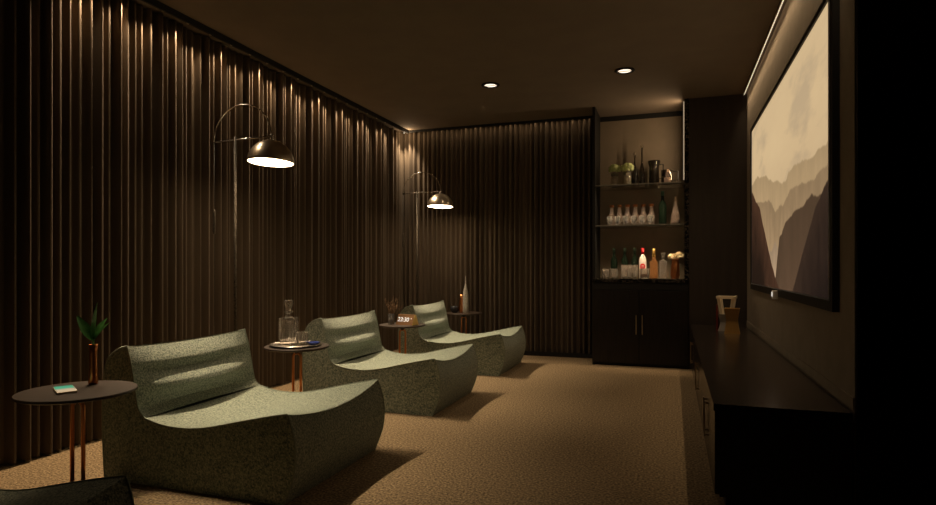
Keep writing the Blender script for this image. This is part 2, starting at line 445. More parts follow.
# ------------------------------------------------------------------ console
CX0, CX1, CY0, CY1 = .16, XR - .016, 2.70, NF - .004
cn = thing('media_console', 'long low glossy black console under the wall screen', 'console', (CX0, CY0, 0))
def cl(mb): mb.v = [(x - CX0, y - CY0, z) for x, y, z in mb.v]; return mb
cl(MB().box(CX0, CX1, CY0, CY1, .42, .45, .002)).build('top', M_conwood, cn)
cl(MB().box(CX0 + .024, CX1, CY0 + .012, CY1, .06, .42)).build('body', M_blackm, cn)
cl(MB().box(CX0 + .05, CX1, CY0 + .03, CY1, 0, .06)).build('plinth', M_blackm, cn)
nd = 6; wdt = (CY1 - CY0 - .03) / nd
for i in range(nd):
    a = CY0 + .015 + i * wdt
    dr = cl(MB().box(CX0 + .006, CX0 + .024, a + .004, a + wdt - .004, .066, .412, .002)).build('door', M_conwood, cn)
    hy_ = a + wdt - .05 if i % 2 == 0 else a + .05
    cl(MB().box(CX0 - .012, CX0 - .006, hy_ - .006, hy_ + .006, .16, .34).box(CX0 - .008, CX0 + .006, hy_ - .004, hy_ + .004, .165, .175).box(CX0 - .008, CX0 + .006, hy_ - .004, hy_ + .004, .325, .335)).build('handle', M_champ, dr)

# ornaments on the console: square hourglass forms
def hourglass(w, waist, h, n=10, th=.012, hollow_to=.0):
    mb = MB(); vs = []; fs = []
    rr = [(waist + (w - waist) * abs(2 * i / n - 1) ** 1.3) / 2 for i in range(n + 1)]
    for i in range(n + 1):
        z = h * i / n
        for sx, sy in ((-1, -1), (1, -1), (1, 1), (-1, 1)): vs.append((sx * rr[i], sy * rr[i], z))
    for i in range(n):
        for k in range(4):
            k2 = (k + 1) % 4; fs.append((i * 4 + k, i * 4 + k2, i * 4 + 4 + k2, i * 4 + 4 + k))
    fs.append((3, 2, 1, 0))
    o = len(vs); q = rr[-1] - th; d = h * (1 - hollow_to) if hollow_to else h - .03
    for z, s in ((h, q), (d, max(.01, rr[int(n * d / h)] - th))):
        for sx, sy in ((-1, -1), (1, -1), (1, 1), (-1, 1)): vs.append((sx * s, sy * s, z))
    for k in range(4):
        k2 = (k + 1) % 4
        fs.append((n * 4 + k, n * 4 + k2, o + k2, o + k)); fs.append((o + k, o + k2, o + 4 + k2, o + 4 + k))
    fs.append((o + 4, o + 5, o + 6, o + 7))
    return mb.add(vs, fs)
t = thing('lantern', 'tall cream angular open lantern on the console behind the bronze one', 'ornament', (.455, 5.83, .45), math.radians(-12))
mb = MB(); w, ww, h = .078, .05, .31
def slant(mb, xa, xb, ya, yb, z0, z1, t):   # leaning bar
    return mb.add([(xa - t, ya - t, z0), (xa + t, ya - t, z0), (xa + t, ya + t, z0), (xa - t, ya + t, z0), (xb - t, yb - t, z1), (xb + t, yb - t, z1), (xb + t, yb + t, z1), (xb - t, yb + t, z1)],
        [(3, 2, 1, 0), (4, 5, 6, 7), (0, 1, 5, 4), (1, 2, 6, 5), (2, 3, 7, 6), (3, 0, 4, 7)])
for sx in (-1, 1):
    for sy in (-1, 1):
        slant(mb, sx * .036, sx * .062, sy * .036, sy * .062, .13, h, .013)
mb.box(-w, w, -w, -w + .02, h - .022, h).box(-w, w, w - .02, w, h - .022, h).box(-w, -w + .02, -w, w, h - .022, h).box(w - .02, w, -w, w, h - .022, h)
mb.build('upper_frame', M_cream, t)
hb = hourglass(.13, .098, .15, 8); hb.build('base', mat('grey_ceramic', (.30, .27, .24), .4), t)
MB().box(-.082, -.066, -.05, .05, .0, .235).build('back_panel', mat('dark_red_lacquer', (.16, .02, .012), .4), t)
t = tag(hourglass(.125, .092, .215).build('hourglass_vase', M_bronze, None, (.482, 5.62, .45)), 'short square waisted bronze vase on the console in front of the cream lantern', 'vase')
t.rotation_euler = (0, 0, math.radians(-6))

# ------------------------------------------------------------------ bar cabinet, shelves
bc = thing('bar_cabinet', 'dark wooden two door drinks cabinet with marble top in the niche', 'cabinet', (-.325, NF, 0))
def bl(mb): mb.v = [(x + .325, y - NF, z) for x, y, z in mb.v]; return mb
bl(MB().box(-.772, .15, NF + .004, NB - .002, 0, .86).box(-.80, -.772, NF - .016, NF - .001, 0, .86)).build('carcass', M_blackm, bc)
bl(MB().box(-.803, .152, NF - .03, NF - .001, .862, .90, .003).box(-.771, .107, NF - .001, NB - .001, .862, .90)).build('countertop', M_marble, bc)
for s, (a, b) in ((-1, (-.795, -.327)), (1, (-.323, .145))):
    dr = bl(MB().box(a, b, NF - .018, NF - .002, .03, .78, .002)).build('door', M_cabwood, bc)
    hx = -.325 + s * .030
    bl(MB().box(hx - .006, hx + .006, NF - .045, NF - .036, .33, .53, .002).box(hx - .004, hx + .004, NF - .038, NF - .018, .35, .36).box(hx - .004, hx + .004, NF - .038, NF - .018, .50, .51)).build('handle', M_champ, dr)
bl(MB().box(-.795, .145, NF - .018, NF - .002, .785, .858, .002)).build('drawer_front', M_blackm, bc)
for z, lb in ((1.88, 'upper clear glass shelf holding the vases and pitchers'), (1.458, 'lower clear glass shelf holding the row of carafes')):
    t = thing('glass_shelf', lb, 'shelf', (-.332, NF, z), 0, 'glass shelves in the drinks niche')
    MB().box(-.438, .438, .036, .47, -.012, 0).build('pane', M_shelf, t)
    MB().box(-.438, .438, .028, .0355, -.012, 0).build('edge_trim', mat('shelf_edge', (.75, .70, .62), .25, .7), t)
    MB().box(-.43, .43, .0285, .0345, -.016, -.0122).build('added_light_bar', M_rail, t)  # dark bar for the added light below, meant to brighten bottles and glasses
    area('added_shelf_light', (0, .033, -.017), .84, .006, SHELF_W if z < 1.6 else SHELF_W * .9, t, rot=(math.radians(14), 0, 0), spread=math.radians(75))
# niche light fitting: vertical strip on the right jamb plus puck
t = thing('niche_light', 'slim vertical light strip inside the right jamb of the niche', 'light strip', (.108, NF + .06, H))
MB().box(-.010, 0, -.008, .008, -.8, -.01).build('diffuser', mat('niche_diffuser', (.9, .9, .9), .5, emit=(1, .75, .48), es=.32), t)
area('niche_wash', (-.014, 0, -.42), .75, .02, NICHE_W, t, rot=(0, PI / 2 , 0))

# ---- glassware builders
def hollow(outer, th=.003, zb=.006):
    """closed wall from an outer profile: goes up outside, down inside"""
    inn = [(max(.001, r - th), z) for r, z in reversed(outer) if z > zb]
    return [(0.0005, outer[0][1])] + outer + inn + [(0.0005, zb)]
ZS1, ZS2, ZC = 1.88, 1.458, .90
def cluster(cx, cy, cz, R, n, size, seed):
    rnd = random.Random(seed); mb = MB()
    for i in range(n):
        a = rnd.uniform(0, 2 * PI); ph = math.acos(rnd.uniform(-.35, 1)); rr = R * rnd.uniform(.75, 1.08)
        p = Vector((math.cos(a) * math.sin(ph) * rr * 1.15, math.sin(a) * math.sin(ph) * rr, math.cos(ph) * rr * .85))
        nrm = p.normalized(); tq = nrm.orthogonal().normalized(); b = nrm.cross(tq); c = Vector((cx, cy, cz)) + p
        for k in range(4):
            an = k * PI / 2 + a; dr = (tq * math.cos(an) + b * math.sin(an)); pr = nrm.cross(dr)
            s = size
            mb.add([c, c + dr * s * .6 + pr * s * .42 + nrm * s * .15, c + dr * s + nrm * s * .25, c + dr * s * .6 - pr * s * .42 + nrm * s * .15], [(0, 1, 2, 3)])
    return mb
# top shelf: two glass vases of hydrangea
for i, (x, y, lb, sd) in enumerate(((-.590, 6.58, 'glass cylinder vase of pale green hydrangea at the left end of the top shelf', 1), (-.456, 6.54, 'glass cylinder vase of pale green hydrangea beside the tall thin necked bottles', 2))):
    t = thing('flower_vase', lb, 'vase', (x, y, ZS1), 0, 'hydrangea vases on the top shelf')
    MB().lathe(hollow([(.036, 0), (.038, .01), (.038, .145)], .003, .01), 28).build('glass', M_glass, t)
    MB().lathe([(.0, .012), (.033, .012), (.033, .10), (0, .10)], 24).build('stems', mat('vase_filling', (.62, .52, .38), .5), t)
    cluster(0, 0, .185, .053, 110, .022, sd).build('flowers', M_hyd, t)
# tall thin-neck bottles
for x, y, h, lb in ((-.392, 6.74, .38, 'shorter thin necked smoky bottle with round stopper on the top shelf'), (-.316, 6.72, .45, 'taller thin necked smoky bottle with round stopper on the top shelf')):
    t = thing('decanter_bottle', lb, 'bottle', (x, y, ZS1), 0, 'thin necked bottles on the top shelf')
    MB().lathe([(0, 0), (.031, 0), (.034, .02), (.034, .12), (.026, .19), (.011, .25), (.008, .30), (.008, h - .03)], 28).build('body', M_smoke, t)
    MB().lathe([(0, h - .03), (.010, h - .026), (.014, h - .012), (.010, h), (0, h + .003)], 16).build('stopper', M_champ, t)
# smoked pitcher
t = thing('pitcher', 'tall smoked glass pitcher with square handle on the top shelf', 'pitcher', (-.19, 6.69, ZS1))
MB().lathe(hollow([(.050, 0), (.053, .02), (.050, .2), (.062, .25), (.064, .27)], .004, .012), 28).build('body', M_smoke, t)
MB().lathe([(0, .013), (.045, .013), (.045, .17), (0, .17)], 24).build('drink', mat('yellow_drink', (.55, .45, .10), .1, 0, .5), t)
MB().tube([(.05, 0, .23), (.092, 0, .23), (.092, 0, .08), (.05, 0, .08)], .006, 8).build('handle', M_blackm, t)
t = thing('candle_mug', 'wide smoked glass mug with square handle and lit candle on the top shelf right end', 'mug', (-.055, 6.50, ZS1))
MB().lathe(hollow([(.055, 0), (.060, .01), (.060, .135)], .004, .012), 28).build('body', M_smoke, t)
MB().tube([(.058, 0, .12), (.105, 0, .12), (.105, 0, .03), (.058, 0, .03)], .005, 8).build('handle', M_blackm, t)
MB().lathe([(0, .013), (.022, .013), (.022, .055), (0, .055)], 18).build('candle', mat('candle_wax', (.85, .65, .5), .5, emit=(1, .6, .35), es=.25), t)
# mid shelf: six carafes with copper lids, tumblers in front
def carafe(name, loc_, lb):
    t = thing(name, lb, 'carafe', loc_, 0, 'copper lidded carafes on the lower shelf')
    MB().lathe(hollow([(.034, 0), (.038, .008), (.038, .10), (.033, .125), (.023, .145), (.021, .20), (.023, .205)], .003, .01), 24).build('body', M_pink, t)
    MB().lathe([(0, .2055), (.025, .2055), (.026, .225), (.022, .232), (0, .232)], 20).build('lid', M_copper, t)
    return t
ords = ['leftmost', 'second from left', 'third from left', 'fourth from left', 'fifth from left', 'rightmost']
c0 = None
for i in range(6):
    x = -.628 + i * .0825; lb = 'clear glass carafe with copper lid on the lower shelf, %s of six' % ords[i]
    if c0 is None: c0 = carafe('carafe', (x, 6.66, ZS2), lb)
    else: dup(c0, (x, 6.66, ZS2), lb)
g0 = None
for i in range(6):
    x = -.640 + i * .0825; lb = 'small clear tumbler on the lower shelf before the carafes, %s of six' % ords[i]
    if g0 is None:
        g0 = MB().lathe(hollow([(.027, 0), (.031, .10)], .0025, .008), 22).build('tumbler', M_glass, None, (x, 6.55, ZS2))
        tag(g0, lb, 'glass', 'tumblers on the lower shelf')
    else:
        q = g0.copy(); COL.objects.link(q); q.location = (x, 6.55, ZS2); q['label'] = lb
def wine(name, lb, loc_, h, r, m, grp=None, cap=None):
    t = thing(name, lb, 'bottle', loc_, 0, grp)
    MB().lathe([(0, 0), (r * .9, 0), (r, .008), (r, h * .56), (r * .85, h * .64), (r * .42, h * .74), (r * .36, h * .95), (r * .42, h * .955), (r * .42, h * .99), (0, h)], 26).build('glass', m, t)
    if cap: MB().lathe([(r * .43, h * .86), (r * .45, h * .86), (r * .45, h * 1.003), (0, h * 1.004)], 20, caps=False).build('cap', cap, t)
    return t
wine('wine_bottle', 'dark green glass bottle on the lower shelf beside the carafes', (-.103, 6.60, ZS2), .355, .040, M_green, None, mat('green_foil', (.03, .09, .05), .3))
t = thing('pear_decanter', 'clear pear shaped decanter at the right end of the lower shelf', 'decanter', (.025, 6.60, ZS2))
MB().lathe(hollow([(.040, 0), (.046, .02), (.044, .09), (.028, .16), (.015, .21), (.013, .29), (.016, .295)], .003, .012), 26).build('glass', M_pink, t)
# counter
wb = None
for i, (x, lb) in enumerate(((-.605, 'dark green wine bottle on the counter behind the two short tumblers'), (-.493, 'dark green wine bottle on the counter, middle of three'), (-.389, 'dark green wine bottle on the counter next to the white bottle'))):
    if wb is None: wb = wine('wine_bottle', lb, (x, 6.68, ZC), .325, .036, M_green, 'green wine bottles on the counter', mat('dark_foil', (.05, .09, .06), .35))
    else: dup(wb, (x, 6.68, ZC), lb)
def cut_glass(h, r):
    n = 24; prof = []
    mb = MB(); vs = []; fs = []
    P = [(r * .92, 0), (r, .012), (r, h * .2), (r * 1.03, h * .72), (r, h), (r * .88, h), (r * .86, .018)]
    for j, (rr, z) in enumerate(P):
        for k in range(n):
            a = 2 * PI * k / n; q = rr * (1 + (.07 if (k % 2 and j in (1, 2, 3)) else 0))
            vs.append((q * math.cos(a), q * math.sin(a), z))
    for j in range(len(P) - 1):
        for k in range(n):
            k2 = (k + 1) % n; fs.append((j * n + k, j * n + k2, j * n + n + k2, j * n + n + k))
    fs.append(tuple(reversed(range(n)))); fs.append(tuple(range((len(P) - 1) * n, len(P) * n)))
    return mb.add(vs, fs)
tm = cut_glass(.102, .037).build('tumbler', M_crystal, None, (-.678, 6.50, ZC)); tag(tm, 'short cut crystal tumbler at the left end of the counter', 'glass', 'short crystal tumblers on the counter')
q = tm.copy(); COL.objects.link(q); q.location = (-.588, 6.50, ZC); q['label'] = 'short cut crystal tumbler in front of the leftmost green wine bottle'
hg = None
for x, lb in ((-.490, 'tall cut glass highball in front of the middle wine bottle'), (-.432, 'tall cut glass highball, middle of the three on the counter'), (-.374, 'tall cut glass highball nearest the white bottle')):
    if hg is None: hg = cut_glass(.142, .027).build('highball_glass', M_crystal, None, (x, 6.52, ZC)); tag(hg, lb, 'glass', 'tall highball glasses on the counter')
    else: q = hg.copy(); COL.objects.link(q); q.location = (x, 6.52, ZC); q['label'] = lb
t = thing('spirit_bottle', 'white spirit bottle with red cap and round red label on the counter', 'bottle', (-.302, 6.60, ZC))
MB().lathe([(0, 0), (.034, 0), (.037, .01), (.037, .19), (.030, .222), (.015, .245), (.0145, .265)], 26).build('body', mat('white_bottle', (.82, .78, .74), .2), t)
MB().lathe([(.0165, .256), (.0165, .322), (0, .323)], 20).build('cap', M_red, t)
mb = MB(); vs = [(0, -.0380, .125)]; fs = []
for j in (1, 2, 3):
    for k in range(24):
        a = 2 * PI * k / 24; th = .030 * j / 3 * math.cos(a) / .038
        vs.append((.038 * math.sin(th), -.038 * math.cos(th), .125 + .032 * j / 3 * math.sin(a)))
for k in range(24):
    k2 = (k + 1) % 24; fs.append((0, 1 + k, 1 + k2))
    for j in (0, 1): fs.append((1 + j * 24 + k, 25 + j * 24 + k, 25 + j * 24 + k2, 1 + j * 24 + k2))
mb.add(vs, fs, True).build('label_patch', M_red, t)
MB().box(-.012, .012, -.0392, -.0384, .130, .136).box(-.014, .014, -.0392, -.0384, .118, .1205).build('label_print', mat('label_white', (.8, .77, .72), .5), t)
t = thing('whisky_tumbler', 'short crystal tumbler holding a brown drink in front of the white bottle', 'glass', (-.280, 6.48, ZC))
cut_glass(.105, .046).build('glass', M_crystal, t)
MB().lathe([(0, .02), (.039, .02), (.039, .05), (0, .05)], 20).build('drink', mat('brown_drink', (.30, .12, .05), .1, 0, .4), t)
t = thing('whisky_bottle', 'square amber whisky bottle with gold neck on the counter', 'bottle', (-.190, 6.60, ZC))
MB().box(-.040, .040, -.035, .035, 0, .185, .008).build('body', M_amber, t)
MB().lathe([(.022, .1855), (.017, .20), (.016, .23)], 18).build('neck', M_amber, t)
MB().lathe([(.0175, .225), (.0175, .315), (0, .316)], 18).build('cap', M_gold, t)
def crystal_decanter(w, bh, th, m):
    """square body with cut facets, neck and flared stopper; returns (body, stopper)"""
    b = MB(); n = 8; vs = []; fs = []
    rows = 11; cx = w / n; cz = bh / rows
    for face in range(4):
        M = Matrix.Rotation(face * PI / 2, 4, 'Z')
        for i in range(n):
            for j in range(rows):
                x0 = -w / 2 + i * cx; z0 = j * cz; y = -w / 2
                dep = cx * .30 if 0 < j < rows - 1 else 0.0
                p = [Vector((x0, y, z0)), Vector((x0 + cx, y, z0)), Vector((x0 + cx, y, z0 + cz)), Vector((x0, y, z0 + cz)), Vector((x0 + cx / 2, y - dep, z0 + cz / 2))]
                b.add([M @ q for q in p], [(0, 1, 4), (1, 2, 4), (2, 3, 4), (3, 0, 4)])
    g = [-w / 2 + k * cx for k in range(n + 1)]
    for z in (0, bh):
        for i in range(n):
            for j in range(n): b.add([(g[i], g[j], z), (g[i + 1], g[j], z), (g[i + 1], g[j + 1], z), (g[i], g[j + 1], z)], [(0, 1, 2, 3)])
    b.lathe([(w * .30, bh + .0005), (w * .16, bh + .012), (w * .15, bh + th * .22), (w * .27, bh + th * .36), (w * .27, bh + th * .40)], 10, smooth=False)
    s = MB().lathe([(w * .14, bh + th * .405), (w * .17, bh + th * .48), (w * .30, bh + th * .85), (w * .31, bh + th * .97), (w * .22, bh + th)], 8, smooth=False)
    return b, s
t = thing('square_decanter', 'square clear decanter with glass stopper beside the amber bottle on the counter', 'decanter', (-.098, 6.60, ZC))
b, s = crystal_decanter(.078, .185, .085, M_crystal); b.build('body', M_crystal, t, weld=True); s.build('stopper', M_crystal, t)
t = thing('copper_vase', 'fluted copper vase of cream flowers at the right end of the counter', 'vase', (.022, 6.58, ZC))
mb = MB(); vs = []; fs = []; n = 32
PV = [(.036, 0), (.044, .03), (.043, .09), (.036, .15), (.032, .19), (.040, .205), (.035, .205), (.028, .16)]
for rr, z in PV:
    for k in range(n): a = 2 * PI * k / n; q = rr * (1 + .07 * math.cos(k * PI / 2 )); vs.append((q * math.cos(a + z * 4), q * math.sin(a + z * 4), z))
for j in range(len(PV) - 1):
    for k in range(n): k2 = (k + 1) % n; fs.append((j * n + k, j * n + k2, j * n + n + k2, j * n + n + k))
fs.append(tuple(reversed(range(n)))); fs.append(tuple(range((len(PV) - 1) * n, len(PV) * n)))
mb.add(vs, fs, True).build('body', M_copper, t)
mb = cluster(-.030, 0, .225, .032, 45, .022, 5); q = cluster(.032, .0, .235, .036, 50, .022, 6); mb.add(q.v, q.f); mb.tube([(0, 0, .15), (-.028, 0, .222)], .003, 6); mb.tube([(0, 0, .15), (.03, 0, .23)], .003, 6)
mb.build('flowers', M_petal, t)

# ------------------------------------------------------------------ loungers
def catmull(P, m=5):
    out = []
    for i in range(len(P) - 1):
        p0, p1, p2, p3 = P[max(i - 1, 0)], P[i], P[i + 1], P[min(i + 2, len(P) - 1)]
        for k in range(m):
            t_ = k / m
            out.append(tuple(.5 * (2 * p1[j] + (p2[j] - p0[j]) * t_ + (2 * p0[j] - 5 * p1[j] + 4 * p2[j] - p3[j]) * t_ ** 2 + (-p0[j] + 3 * p1[j] - 3 * p2[j] + p3[j]) * t_ ** 3) for j in (0, 1)))
    out.append(P[-1]); return out
OX, WL = -2.05, .825
rear = catmull([(-2.585, 0), (-2.598, .2), (-2.598, .42), (-2.58, .54), (-2.548, .595), (-2.50, .627), (-2.445, .644)])
front_back = catmull([(-2.445, .644), (-2.418, .555), (-2.400, .47), (-2.386, .40), (-2.370, .345), (-2.335, .312)], 10)
seat = catmull([(-2.335, .312), (-2.25, .292), (-2.15, .284), (-2.05, .288), (-1.95, .304), (-1.83, .332), (-1.70, .362), (-1.60, .383), (-1.552, .392)])
foot = catmull([(-1.552, .392), (-1.528, .33), (-1.512, .25), (-1.516, .15), (-1.545, .06), (-1.572, 0)])
bump = lambda v, c, s: math.exp(-((v - c) / s) ** 2)
ROLL = [(.312, -.040), (.35, -.040), (.385, -.012), (.412, .024), (.432, .044), (.455, .040), (.488, .010), (.512, -.010), (.528, -.006), (.548, .006), (.565, .007), (.60, -.010), (.644, -.042)]
def interp(v, T):
    if v <= T[0][0]: return T[0][1]
    for (a, p), (b, q) in zip(T, T[1:]):
        if v <= b: return p + (q - p) * (v - a) / (b - a)
    return T[-1][1]
def disp(part, x, z, w):
    if part == 'rear': k = max(0, (z - .4) / .257); return (x - .042 * w * k * k, z - .018 * w * k * k)
    if part == 'back':
        k = (z - .312) / .345
        d = interp(z, ROLL)
        return (x + d * w * (1 if k > .1 else .6 + 4 * k), z - .018 * w * k)
    if part == 'seat':
        k = (x + 2.335) / .783
        return (x - .020 * w * (1 - k) ** 2, z - w * (.012 + .043 * k))
    k = z / .392
    return (x - .012 * w * k * k, z - .055 * w * k * k)
def strip(part, pts, ny=28):
    mb = MB(); vs = []; fs = []; n = len(pts)
    for j in range(ny + 1):
        tt = j / ny; w = math.sin(PI * tt) ** .8
        for x, z in pts:
            q = disp(part, x, z, w); vs.append((q[0] - OX, (tt - .5) * WL, q[1]))
    for j in range(ny):
        for i in range(n - 1): a = j * n + i; fs.append((a, a + 1, a + n + 1, a + n))
    return mb.add(vs, fs, True)
def lounger(loc_, lb):
    t = thing('lounger', lb, 'lounger', loc_, 0, 'green loungers in a row along the curtain')
    bk = strip('rear', rear); f = strip('back', front_back); bk.add(f.v, f.f, True); bk.build('backrest', M_fab, t, auto=True)
    strip('seat', seat).build('seat', M_fab, t)
    strip('foot', foot).build('foot_panel', M_fab, t)
    pr = rear + front_back[1:] + seat[1:] + foot[1:]
    pts = [(x - OX, z) for x, z in pr]
    for s in (-1, 1):
        sd = MB().add([(x, s * WL / 2, z) for x, z in pts], [tuple(range(len(pts)))]).build('side_panel', M_fab, t)
        MB().tube([(x, s * WL / 2, z) for x, z in pts], .0035, 6).build('piping', M_pipe, sd)
    return t
lg = lounger((OX, .545 + WL / 2, .002), 'green boucle lounger cut off by the bottom left corner of the photo')
dup(lg, (OX, 2.165 + WL / 2, .002), 'large green boucle lounger in the foreground beside the small plant table')
dup(lg, (OX + .015, 3.795 + WL / 2, .002), 'green boucle lounger between the decanter table and the clock table')
dup(lg, (OX + .033, 5.385 + WL / 2, .002), 'farthest green boucle lounger nearest the back curtain')

# ------------------------------------------------------------------ side tables
TH = .50
def table(loc_, r, lb):
    t = thing('side_table', lb, 'side table', loc_, 0, 'round side tables between the loungers')
    MB().lathe([(0, TH - .016), (r - .012, TH - .016), (r, TH - .010), (r, TH - .002), (r - .002, TH), (0, TH)], 64).build('tabletop', M_tabwood, t, auto=True)
    g = .027; pts = [(-g, 0, .012), (-g, 0, TH - .075)]
    pts += [(-g * math.cos(a), 0, TH - .075 + .028 * math.sin(a)) for a in [PI * k / 10 for k in range(1, 10)]]
    pts += [(g, 0, TH - .075), (g, 0, .012)]
    MB().tube(pts, .0085, 12).build('hairpin_leg', M_copper, t)
    MB().lathe([(0, TH - .05), (.012, TH - .05), (.03, TH - .02), (.05, TH - .0165), (0, TH - .0165)], 20).build('mount', M_blackm, t)
    MB().lathe([(0, 0), (.13, 0), (.135, .004), (.13, .012), (0, .013)], 40).build('base', M_blackm, t)
    return t
T1, T2, T3, T4 = (-2.375, 1.862, .001), (-2.342, 3.374, .001), (-2.314, 4.943, .001), (-2.25, 6.44, .001)
table(T1, .222, 'round wooden side table holding the plant in a copper vase')
tb = table(T2, .208, 'round wooden side table holding the crystal decanter tray')
dup(tb, T3, 'round wooden side table holding the wooden clock')
dup(tb, T4, 'round wooden side table by the back curtain holding a silver bottle')
for o in [o for o in bpy.data.objects if o.get('category') == 'side table']: o.rotation_euler = (0, 0, math.radians(8))
ZT = TH + .002
# table 1
t = thing('smartphone', 'thin touch screen glowing teal and peach lying on the plant table', 'phone', (-2.4085, 1.832, ZT), math.radians(59))
MB().box(-.036, .036, -.075, .075, 0, .008, .002).build('body', M_cream, t)
M_ph = mat('phone_screen', (.02, .02, .02), .4)
tcx = N(M_ph, 'ShaderNodeTexCoord'); sp = N(M_ph, 'ShaderNodeSeparateXYZ'); L(M_ph, tcx.outputs['Object'], sp.inputs[0])
ad = N(M_ph, 'ShaderNodeMath', operation='MULTIPLY_ADD'); ad.inputs[1].default_value = 6.9; ad.inputs[2].default_value = .5; L(M_ph, sp.outputs[1], ad.inputs[0])
rp = N(M_ph, 'ShaderNodeValToRGB'); e = rp.color_ramp.elements
e[0].position = 0; e[0].color = (*lin(225, 195, 155), 1); e[1].position = 1; e[1].color = (*lin(40, 165, 125), 1)
k = e.new(.38); k.color = (*lin(210, 185, 150), 1); k = e.new(.58); k.color = (*lin(70, 180, 140), 1)
L(M_ph, ad.outputs[0], rp.inputs[0]); L(M_ph, rp.outputs[0], bsdf(M_ph).inputs['Emission Color']); bsdf(M_ph).inputs['Emission Strength'].default_value = .75
MB().box(-.033, .033, -.071, .071, .0081, .0095).build('screen', M_ph, t)
t = thing('potted_plant', 'green leafed stem standing in a slim copper vase on the nearest table', 'plant', (-2.432, 1.980, ZT))
MB().lathe(hollow([(.018, 0), (.019, .01), (.0155, .08), (.015, .14), (.0185, .175)], .003, .01), 24).build('vase', M_copper, t)
mb = MB()
def leaf(mb, base, d, length, width, droop, twist=0):
    d = Vector(d).normalized(); side = d.cross(Vector((0, 0, 1))).normalized(); nrm = side.cross(d).normalized()
    side = (Matrix.Rotation(twist, 3, d) @ side); nrm = side.cross(d)
    vs = []; fs = []; n = 10
    for i in range(n + 1):
        s_ = i / n; c = Vector(base) + d * length * s_ + Vector((0, 0, -droop * s_ * s_)); w = width * math.sin(PI * min(1, s_ ** .75)) * .5 + .0008
        vs += [c - side * w + nrm * w * .25, c, c + side * w + nrm * w * .25]
    for i in range(n):
        for k in (0, 1): a = i * 3 + k; fs.append((a, a + 1, a + 4, a + 3))
    o = len(vs); vs += [Vector(v) - nrm * .0012 for v in vs[:]]
    fs += [tuple(reversed([q + o for q in f])) for f in fs[:]]
    mb.add(vs, fs, True)
for (d, l, w, dr, tw) in (((.25, -.1, 1), .19, .05, .01, .9), ((-.55, -.15, .95), .15, .042, .02, -.6), ((-.75, .05, .75), .15, .032, .02, -.9), ((.62, .1, .8), .13, .03, .02, .8), ((-.95, .1, 1.15), .17, .026, .02, -1.0), ((.1, .4, .9), .14, .04, .03, .2)):
    leaf(mb, (0, 0, .19), d, l, w, dr, tw)
mb.tube([(0, 0, .02), (.002, 0, .12), (0, 0, .20)], .004, 8)
mb.build('leaves', M_leaf, t)
# table 2
t = tag(MB().lathe([(0, 0), (.148, 0), (.158, .003), (.168, .012), (.165, .0135), (.155, .0075), (0, .006)], 56).build('tray', M_chrome, None, (-2.352, 3.374, ZT), auto=True), 'round silver tray under the crystal decanter', 'tray')
zt = ZT + .0075
t = thing('crystal_decanter', 'large square cut crystal decanter with stopper on the silver tray', 'decanter', (-2.428, 3.405, zt), math.radians(28))
b, s = crystal_decanter(.112, .172, .118, M_crystal); b.build('body', M_cut, t, weld=True); s.build('stopper', M_cut, t)
g = cut_glass(.088, .038).build('crystal_glass', M_cut, None, (-2.305, 3.375, zt)); tag(g, 'cut crystal whisky glass beside the large decanter on the tray', 'glass')
g = MB().lathe([(0, 0), (.028, 0), (.042, .012), (.044, .016), (.040, .016), (.026, .006), (0, .005)], 28).build('small_dish', M_blue, None, (-2.245, 3.42, zt)); tag(g, 'small dark blue dish at the right edge of the silver tray', 'dish')
# table 3
t = thing('twig_vase', 'small clear glass of dried brown twigs beside the clock', 'vase', (-2.415, 4.92, ZT))
MB().lathe(hollow([(.026, 0), (.028, .006), (.028, .095)], .003, .010), 24).build('glass', M_glass, t)
mb = MB(); rnd = random.Random(4)
for i in range(22):
    a = rnd.uniform(0, 2 * PI); sp_ = rnd.uniform(.02, .11); hh = rnd.uniform(.15, .24)
    p0 = Vector((math.cos(a) * .012, math.sin(a) * .012, .012)); p2 = Vector((math.cos(a) * sp_, math.sin(a) * sp_, hh)); p1 = (p0 + p2) / 2 + Vector((-math.cos(a) * .012, -math.sin(a) * .012, .01))
    mb.tube([p0, p1, p2], [.0016, .0013, .0008], 5)
    for k in range(4):
        q = p1.lerp(p2, .3 + .2 * k); dq = Vector((rnd.uniform(-1, 1), rnd.uniform(-1, 1), 1.2)).normalized() * .028
        mb.tube([q, q + dq], [.001, .0018], 4)
mb.build('twigs', M_twig, t)
t = thing('digital_clock', 'wedge shaped wooden digital clock showing glowing white time', 'clock', (-2.262, 4.93, ZT), math.radians(-12))
cw, ch = .178, .092
